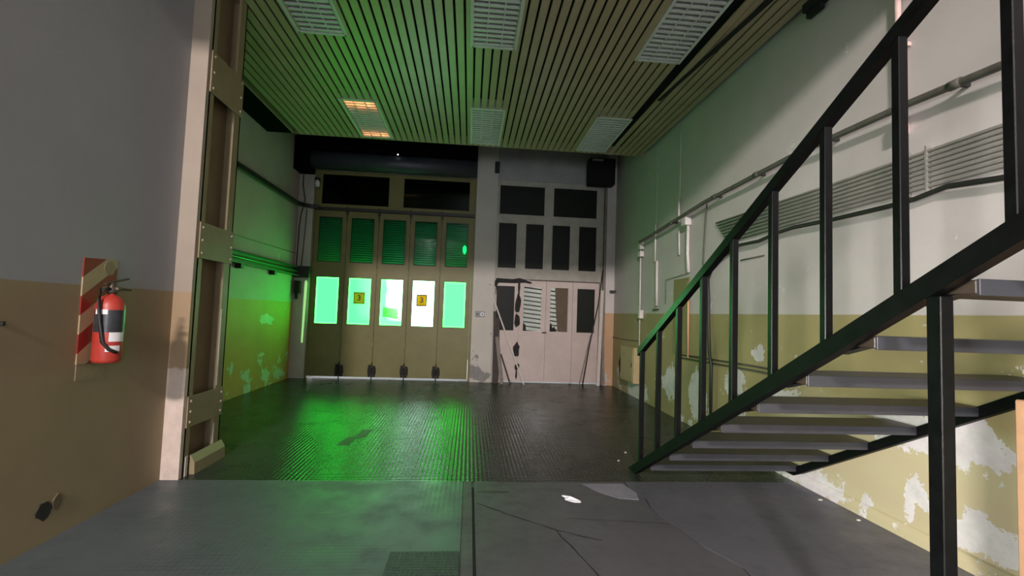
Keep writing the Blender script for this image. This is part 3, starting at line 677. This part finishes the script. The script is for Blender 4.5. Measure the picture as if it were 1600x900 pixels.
MB().box(XC, XC + 0.006, 4.405, 4.44, 0.0, 0.17).build('pale_strip', 'off_white', co)
for z0, z1 in ((0.17, 0.36), (0.72, 1.45)):
    MB().box(XC, XC + 0.004, 4.832, 4.85, z0, z1).build('pale_strip', 'off_white', co)  # pale strips along the inner edge of the far flange

# ================================================================== fire extinguisher on its striped board
eb = root('extinguisher_board', 'red and cream striped warning board on the near left wall', 'sign')
MB().prism([(3.355, 1.07), (3.665, 1.07), (3.645, 1.79), (3.35, 1.775)], 'x', XN, XN + 0.008).build('striped_panel', 'warning_stripes', eb)
MB().box(XN, XN + 0.004, 3.36, 3.60, 0.965, 1.065).build('lower_tab', 'tan_label', eb)
MB().prism([(3.575 + 0.052 * math.cos(a * math.pi / 9), 1.725 + 0.05 * math.sin(a * math.pi / 9)) for a in range(18)], 'x', XN + 0.008, XN + 0.010).build('round_label', 'tan_label', eb)
ex = root('fire_extinguisher', 'red fire extinguisher with black label hanging on the striped board', 'fire extinguisher')
ECX, ECY, ER = XN + 0.008 + 0.095, 3.475, 0.083
MB().lathe(ECX, ECY, [(0.06, 1.075), (ER - 0.006, 1.08), (ER, 1.10), (ER, 1.46), (ER - 0.012, 1.495), (0.05, 1.525), (0.024, 1.535), (0.024, 1.55)], 28).build('cylinder', 'extinguisher_red', ex, True)
FACE = math.atan2(-ECY, -ECX)
def wrap(name, ph0, ph1, z0, z1, mat, dr):
    m = MB(); n = 10; vs = []
    for q in range(n + 1):
        a = FACE + math.radians(ph0 + (ph1 - ph0) * q / n)
        for z in (z0, z1): vs.append((ECX + (ER + dr) * math.cos(a), ECY + (ER + dr) * math.sin(a), z))
    m.add(vs, [(2 * q, 2 * q + 2, 2 * q + 3, 2 * q + 1) for q in range(n)])
    return m.build(name, mat, ex, True)
wrap('black_label', -72, 80, 1.285, 1.435, 'label_black', 0.001)
wrap('white_label', -60, -8, 1.405, 1.437, 'label_white', 0.0018)
wrap('white_label', 2, 70, 1.222, 1.284, 'label_white', 0.001)
wrap('white_label', -8, 50, 1.155, 1.195, 'label_white', 0.001)
MB().lathe(ECX, ECY, [(0.028, 1.545), (0.034, 1.55), (0.034, 1.58), (0.02, 1.60), (0.02, 1.62)], 14).build('valve', 'valve_metal', ex, True)
MB().beam((ECX - 0.01, ECY - 0.05, 1.585), (ECX + 0.015, ECY + 0.15, 1.575), 0.03, 0.014).build('carry_handle', 'valve_metal', ex)
MB().beam((ECX - 0.01, ECY - 0.05, 1.61), (ECX + 0.01, ECY + 0.13, 1.655), 0.026, 0.01).build('lever', 'valve_metal', ex)
MB().lathe(ECX + 0.045, ECY - 0.01, [(0.005, 1.56), (0.02, 1.565), (0.02, 1.59), (0.005, 1.595)], 12).build('gauge', 'valve_metal', ex, True)
hs = [(ECX + 0.01, ECY - 0.03, 1.575), (ECX + 0.0, ECY - 0.09, 1.57), (ECX - 0.005, ECY - 0.10, 1.50), (ECX + 0.01, ECY - 0.097, 1.35), (ECX + 0.03, ECY - 0.092, 1.22), (ECX + 0.065, ECY - 0.075, 1.17), (ECX + 0.088, ECY - 0.035, 1.15)]
MB().tube(hs, 0.011, 8).build('hose', 'wire_black', ex, True)
place(ex, (ECX, ECY, 1.075))
# damaged outlet low on the near wall
hb = root('outlet_box', 'dark broken outlet box low on the near left wall', 'outlet')
MB().prism(rag(3.21, 0.20, 0.055, 0.055, 12, 0.2, random.Random(9)), 'x', XN, XN + 0.006).build('box_hole', 'soot', hb)
MB().prism(rag(3.30, 0.215, 0.035, 0.05, 9, 0.25, random.Random(10)), 'x', XN, XN + 0.008).build('broken_plate', 'brown_board', hb)
place(hb, (XN, 3.21, 0.14))
tag(MB().box(XN, XN + 0.02, 2.82, 2.845, 1.34, 1.365, 0.004).build('wall_hook', 'wire_black'), 'tiny dark hook on the brown dado of the near wall', 'hook')

# ================================================================== staircase on the right
st = root('staircase', 'black steel open staircase with railing rising toward the viewer on the right', 'staircase')
SX0, SX1 = 1.65, 1.705
zs = lambda y: 0.08 + 0.54 * (4.58 - y)
YT = -0.25
MB().prism([(4.73, 0.0), (4.56, 0.0), (YT, zs(YT) - 0.088), (YT, zs(YT))], 'x', SX0, SX1 - 0.005).build('stringer', 'stringer_steel', st)
MB().prism([(4.60, 0.0), (4.46, 0.0), (YT, zs(YT) - 0.145), (YT, zs(YT) - 0.065)], 'x', XR - 0.05, XR - 0.005).build('wall_stringer', 'stringer_steel', st)
zr = lambda y: 1.235 + 0.5333 * (4.47 - y)
MB().prism([(4.53, zr(4.53)), (4.53, zr(4.53) - 0.066), (YT, zr(YT) - 0.066), (YT, zr(YT))], 'x', SX0 - 0.002, SX0 + 0.047).build('handrail', 'stair_steel', st)
for q in range(12):
    y = 4.455 - 0.3935 * q
    MB().box(SX0 + 0.003, SX0 + 0.043, y - 0.019, y + 0.019, max(zs(y) - 0.06, 0.02), zr(y) - 0.05, 0.003).build('baluster', 'stair_steel', st)
tm = None
for q in range(12):
    y, z = 4.33 - 0.41 * q, 0.155 + 0.217 * q
    t0 = MB().box(SX1 + 0.02, XR - 0.006, y + 0.012, y + 0.29, z - 0.05, z, 0.004).build('tread', 'tread_wood', st)
    MB().box(SX1 + 0.02, XR - 0.006, y, y + 0.012, z - 0.055, z + 0.002, 0.002).build('nosing', 'tread_edge', t0)
    MB().prism([(y + 0.06, z - 0.05), (y + 0.28, z - 0.05), (y + 0.28, z - 0.075), (y + 0.2, z - 0.09)], 'x', SX1, SX1 + 0.06).build('bracket', 'stair_steel', t0)
MB().box(SX1 + 0.005, XR - 0.006, -1.5, -0.27, 2.68, 2.76).build('landing', 'tread_wood', st)
MB().box(SX0 + 0.003, SX0 + 0.055, 1.53, 1.585, 0.0, zs(1.585) - 0.08, 0.003).build('support_post', 'stair_steel', st)
MB().box(SX0 - 0.03, SX0 + 0.085, 1.50, 1.615, 0.0, 0.012).build('foot_plate', 'stair_steel', st)
# low pier that carries the middle of the flight at the wall
pr_ = MB().box(2.99, XR - 0.002, 1.75, 2.37, 0.001, 1.13, 0.008).build('wall_pier', 'conduit_orange')
tag(pr_, 'pinkish low plastered pier under the stairs at the right edge', 'pier')

# ================================================================== services on the right wall
def tube_thing(name, pts, r, mat, label, cat, group=None, n=8):
    return tag(MB().tube(pts, r, n).build(name, mat, smooth=True), label, cat, group)
pp = root('supply_pipe', 'thick grey pipe running high along the right wall', 'pipe')
PPTS = [(3.10, 1.0, 3.05), (3.10, 2.37, 3.075), (3.10, 3.10, 3.12), (3.10, 3.47, 3.13), (3.10, 4.21, 3.15), (3.10, 6.08, 3.10), (3.10, 8.18, 2.94), (3.10, 8.5, 2.92)]
MB().tube(PPTS, 0.027, 10).build('pipe', 'pipe_grey', pp, True)
for y, z in ((2.75, 3.10), (3.85, 3.14), (4.9, 3.135), (5.8, 3.11), (7.1, 3.02)):
    MB().tube([(3.10, y - 0.04, z), (3.10, y + 0.04, z)], 0.032, 10).build('coupling', 'pipe_grey', pp, True)
    MB().box(3.10, XR - 0.002, y - 0.012, y + 0.012, z - 0.012, z + 0.012).build('wall_clip', 'dark_iron', pp)
place(pp, (3.10, 4.2, 3.1))
for q in range(8):
    z = 2.755 - 0.036 * q
    tube_thing('conduit', [(3.178, 1.2, z - 0.03), (3.178, 2.6, z - 0.005), (3.178, 3.9, z), (3.178, 5.9 - 0.04 * q, z + 0.03 - 0.006 * q)], 0.0125, 'conduit_grey',
               ('topmost' if q == 0 else ORD[q] + ' from the top' if q < 7 else 'lowest') + ' of the eight parallel grey conduits on the right wall', 'conduit', 'parallel conduits on the right wall')
for y in (3.02, 3.17):
    tag(MB().box(3.162, XR - 0.001, y - 0.007, y + 0.007, 2.46, 2.79).build('conduit_strap', 'conduit_grey'), 'pale upright strap across the conduits, ' + ('nearer' if y < 3.1 else 'farther') + ' of the two', 'strap')
tube_thing('black_cable', [(3.15, 1.0, 2.40), (3.15, 2.42, 2.41), (3.15, 2.55, 2.42), (3.15, 2.86, 2.455), (3.15, 3.09, 2.425), (3.15, 3.3, 2.42), (3.15, 3.87, 2.43), (3.15, 4.37, 2.45), (3.15, 4.61, 2.44), (3.15, 4.94, 2.40), (3.15, 5.32, 2.41), (3.15, 5.67, 2.32), (3.15, 5.95, 2.19), (3.16, 6.07, 2.05), (3.17, 6.06, 1.79), (3.17, 6.06, 1.53), (3.145, 5.98, 1.06), (3.145, 5.93, 0.94), (3.16, 5.96, 0.12)], 0.02, 'wire_black', 'sagging black cable below the conduits, dropping behind the railing', 'cable')
tube_thing('drop_wire', [(3.17, 6.14, 3.10), (3.18, 6.2, 2.75), (3.18, 6.24, 2.3), (3.18, 6.1, 2.0)], 0.009, 'pipe_grey', 'thin dark wire dropping from the thick pipe', 'wire')
up1 = root('upright_conduit', 'white upright conduit with a switch box near the pink door', 'conduit')
MB().tube([(3.17, 8.62, 1.0), (3.17, 8.64, 2.93)], 0.014, 8).build('conduit_run', 'conduit_white', up1, True)
MB().box(3.12, XR - 0.002, 8.54, 8.66, 2.66, 2.76, 0.006).build('switch_box', 'conduit_white', up1)
MB().box(3.12, XR - 0.002, 8.54, 8.66, 2.80, 2.93, 0.006).build('switch_box', 'conduit_white', up1)
MB().box(3.12, XR - 0.002, 8.50, 8.60, 1.50, 1.66, 0.01).build('switch_box', 'conduit_white', up1)
place(up1, (3.17, 8.62, 1.0))
tube_thing('thin_conduit', [(3.19, 7.95, 4.575), (3.19, 7.95, 3.15)], 0.006, 'conduit_white', 'hair thin pale wire dropping from the ceiling beside the switch box', 'wire')
tube_thing('white_duct', [(3.18, 7.96, 3.15), (3.18, 7.96, 2.50)], 0.014, 'conduit_white', 'upper short white duct below the hair thin wire', 'duct')
tube_thing('white_duct', [(3.175, 7.86, 2.50), (3.175, 7.84, 1.73)], 0.022, 'conduit_white', 'lower short white duct ending above the dado', 'duct')
tube_thing('thin_conduit', [(3.19, 7.03, 4.575), (3.19, 7.03, 3.35)], 0.006, 'conduit_white', 'thin pale wire from the ceiling to the short white conduit', 'wire')
tube_thing('short_conduit', [(3.175, 7.03, 3.40), (3.175, 7.02, 3.0)], 0.018, 'conduit_white', 'short white conduit crossing the thick pipe', 'conduit')
tube_thing('short_conduit', [(3.18, 7.02, 2.88), (3.18, 7.0, 2.50)], 0.014, 'conduit_white', 'short white conduit hanging under the thick pipe', 'conduit')
jb = root('junction_duct', 'white junction box with a duct hanging below the thick pipe', 'duct')
MB().box(3.10, XR - 0.002, 6.64, 6.78, 2.90, 3.02, 0.008).build('junction_box', 'conduit_white', jb)
MB().tube([(3.17, 6.69, 2.92), (3.17, 6.70, 2.5), (3.17, 6.66, 2.2)], 0.024, 8).build('duct_run', 'conduit_white', jb, True)
place(jb, (3.17, 6.7, 2.2))
tube_thing('outline_conduit', [(3.185, 7.50, 1.75), (3.185, 7.49, 2.15), (3.185, 7.1, 2.17), (3.185, 6.7, 2.2)], 0.008, 'conduit_grey', 'thin pale conduit turning a corner round the olive hatch', 'conduit')
tube_thing('orange_conduit', [(3.165, 6.63, 0.96), (3.165, 6.65, 2.0)], 0.014, 'conduit_orange', 'orange upright conduit in front of the olive hatch', 'conduit')
tag(MB().box(3.182, XR - 0.002, 6.66, 7.18, 0.98, 2.13, 0.004).box(3.176, 3.182, 6.70, 7.14, 1.03, 2.08).build('wall_hatch', 'olive_panel'), 'olive painted hatch on the right wall behind the railing', 'hatch')
cbx = root('cable_cabinet', 'low cream cabinet on the right wall near the pink door', 'cabinet')
MB().box(3.08, XR - 0.002, 8.66, 9.42, 0.28, 0.95, 0.006).build('case', 'box_cream', cbx)
MB().box(3.07, 3.08, 8.69, 9.39, 0.31, 0.92, 0.003).build('front', 'box_cream', cbx)
MB().box(3.062, 3.07, 8.72, 8.75, 0.58, 0.66).build('latch', 'dark_iron', cbx)
place(cbx, (3.15, 9.0, 0.28))
nb = root('broken_niche', 'dark broken niche in the dado beside the cream cabinet', 'niche')
MB().prism(rag(9.68, 0.50, 0.20, 0.20, 15, 0.18, random.Random(21)), 'x', XR - 0.01, XR - 0.001).build('hole', 'soot', nb)
MB().box(3.15, XR - 0.005, 9.50, 9.60, 0.38, 0.62, 0.01).build('fitting', 'box_cream', nb)
place(nb, (XR, 9.66, 0.3))
for dz in (0.0, 0.05):
    tube_thing('low_pipe', [(3.188, 4.0, 0.965 + dz), (3.188, 5.0, 0.965 + dz), (3.188, 7.05, 0.93 + dz)], 0.011, 'pipe_grey', ('upper' if dz else 'lower') + ' of the two thin pipes low on the olive dado', 'pipe', 'twin pipes on the dado')
tube_thing('dado_wire', [(3.19, 8.66, 1.08), (3.19, 9.6, 1.06), (3.19, 10.33, 1.075)], 0.008, 'pipe_grey', 'thin wire along the dado above the cream cabinet', 'wire')
tube_thing('stub_wire', [(3.19, 4.9, 2.24), (3.19, 5.35, 2.235)], 0.008, 'pipe_grey', 'short thin wire stub under the sagging black cable', 'wire')
tag(MB().box(3.17, XR, 7.80, 8.02, 1.655, 1.675).build('wall_bracket', 'dark_iron'), 'small dark bracket just above the olive dado', 'bracket')
tag(MB().box(3.08, XR, 10.20, 10.28, 2.06, 2.10).build('wall_hook', 'dark_iron'), 'small dark hook on the right wall next to the door jamb', 'hook')
pk = root('pink_conduit', 'bright pinkish upright conduit above the thick pipe by the railing', 'conduit')
MB().tube([(3.165, 3.22, 3.18), (3.165, 3.23, 4.57)], 0.022, 10).build('conduit_run', 'conduit_pink', pk, True)
MB().box(3.125, XR - 0.002, 3.17, 3.24, 2.935, 3.06, 0.006).build('end_box', 'conduit_pink', pk)
MB().box(3.13, XR - 0.002, 3.15, 3.26, 3.60, 3.63).build('clip', 'conduit_pink', pk)
place(pk, (3.165, 3.2, 2.935))

# ================================================================== loose things on the floor
m = MB(); rnd = random.Random(2); ring = [(0.815, 3.945), (0.835, 3.96), (0.86, 3.945), (0.895, 3.95), (0.91, 3.90), (0.955, 3.835), (0.945, 3.81), (0.90, 3.825), (0.86, 3.84), (0.83, 3.87), (0.835, 3.92)]
vs_ = [(x, y, 0.006 + rnd.uniform(0, 0.014)) for x, y in ring] + [(0.88, 3.885, 0.035), (0.90, 3.86, 0.02)]
n = len(ring)
m.add(vs_, [(i, (i + 1) % n, n if i < 5 or i > 8 else n + 1) for i in range(n)] + [(5, n + 1, n), (9, n, n + 1)])
sc_ = m.build('paper_scrap', 'paper_white')
md = sc_.modifiers.new('thickness', 'SOLIDIFY'); md.thickness = 0.003
tag(sc_, 'crumpled white paper scrap on the concrete floor', 'paper')
cv = root('floor_cover', 'dark ribbed cover plate set in the floor at the bottom edge', 'floor cover')
MB().box(-0.43, -0.005, 2.45, 3.065, 0.0, 0.008, 0.002).build('plate', 'dark_cover', cv)
for q in range(15):
    MB().box(-0.425 + q * 0.0282, -0.425 + q * 0.0282 + 0.014, 2.455, 3.06, 0.008, 0.012).build('rib', 'dark_cover', cv)
for q in range(20):
    MB().box(-0.427, -0.008, 2.462 + q * 0.0305, 2.462 + q * 0.0305 + 0.013, 0.008, 0.0115).build('rib', 'dark_cover', cv)
place(cv, (-0.22, 2.75, 0.0))
chips = [(1.62, 4.95, 0.03, 'pale plaster chip on the dark floor right behind the stair foot'), (1.80, 5.25, 0.03, 'tiny pale plaster chip a step beyond the stair foot'),
         (3.0, 6.2, 0.05, 'pale plaster chip at the foot of the flaking wall behind the railing'), (3.06, 3.9, 0.04, 'plaster chip on the grey floor by the skirting, the one nearer the stair foot'),
         (3.06, 3.5, 0.035, 'plaster chip on the grey floor by the skirting, the one nearer the viewer')]
for q, (x, y, r, lab) in enumerate(chips):
    r *= 0.5; rnd = random.Random(50 + q); p0 = rag(x, y, r, r * 0.7, 7, 0.3, rnd); h = r * 0.45
    m = MB(); n = 7
    zb = 0.001 if y < 4.325 else 0.0
    m.add([(a, b_, zb) for a, b_ in p0] + [(x + (a - x) * 0.6, y + (b_ - y) * 0.6, zb + h * rnd.uniform(0.7, 1.2)) for a, b_ in p0], [tuple(range(n)), tuple(range(n, 2 * n))] + [(i, (i + 1) % n, n + (i + 1) % n, n + i) for i in range(n)])
    tag(m.build('plaster_chip', 'off_white'), lab, 'debris', 'plaster chips on the floor')
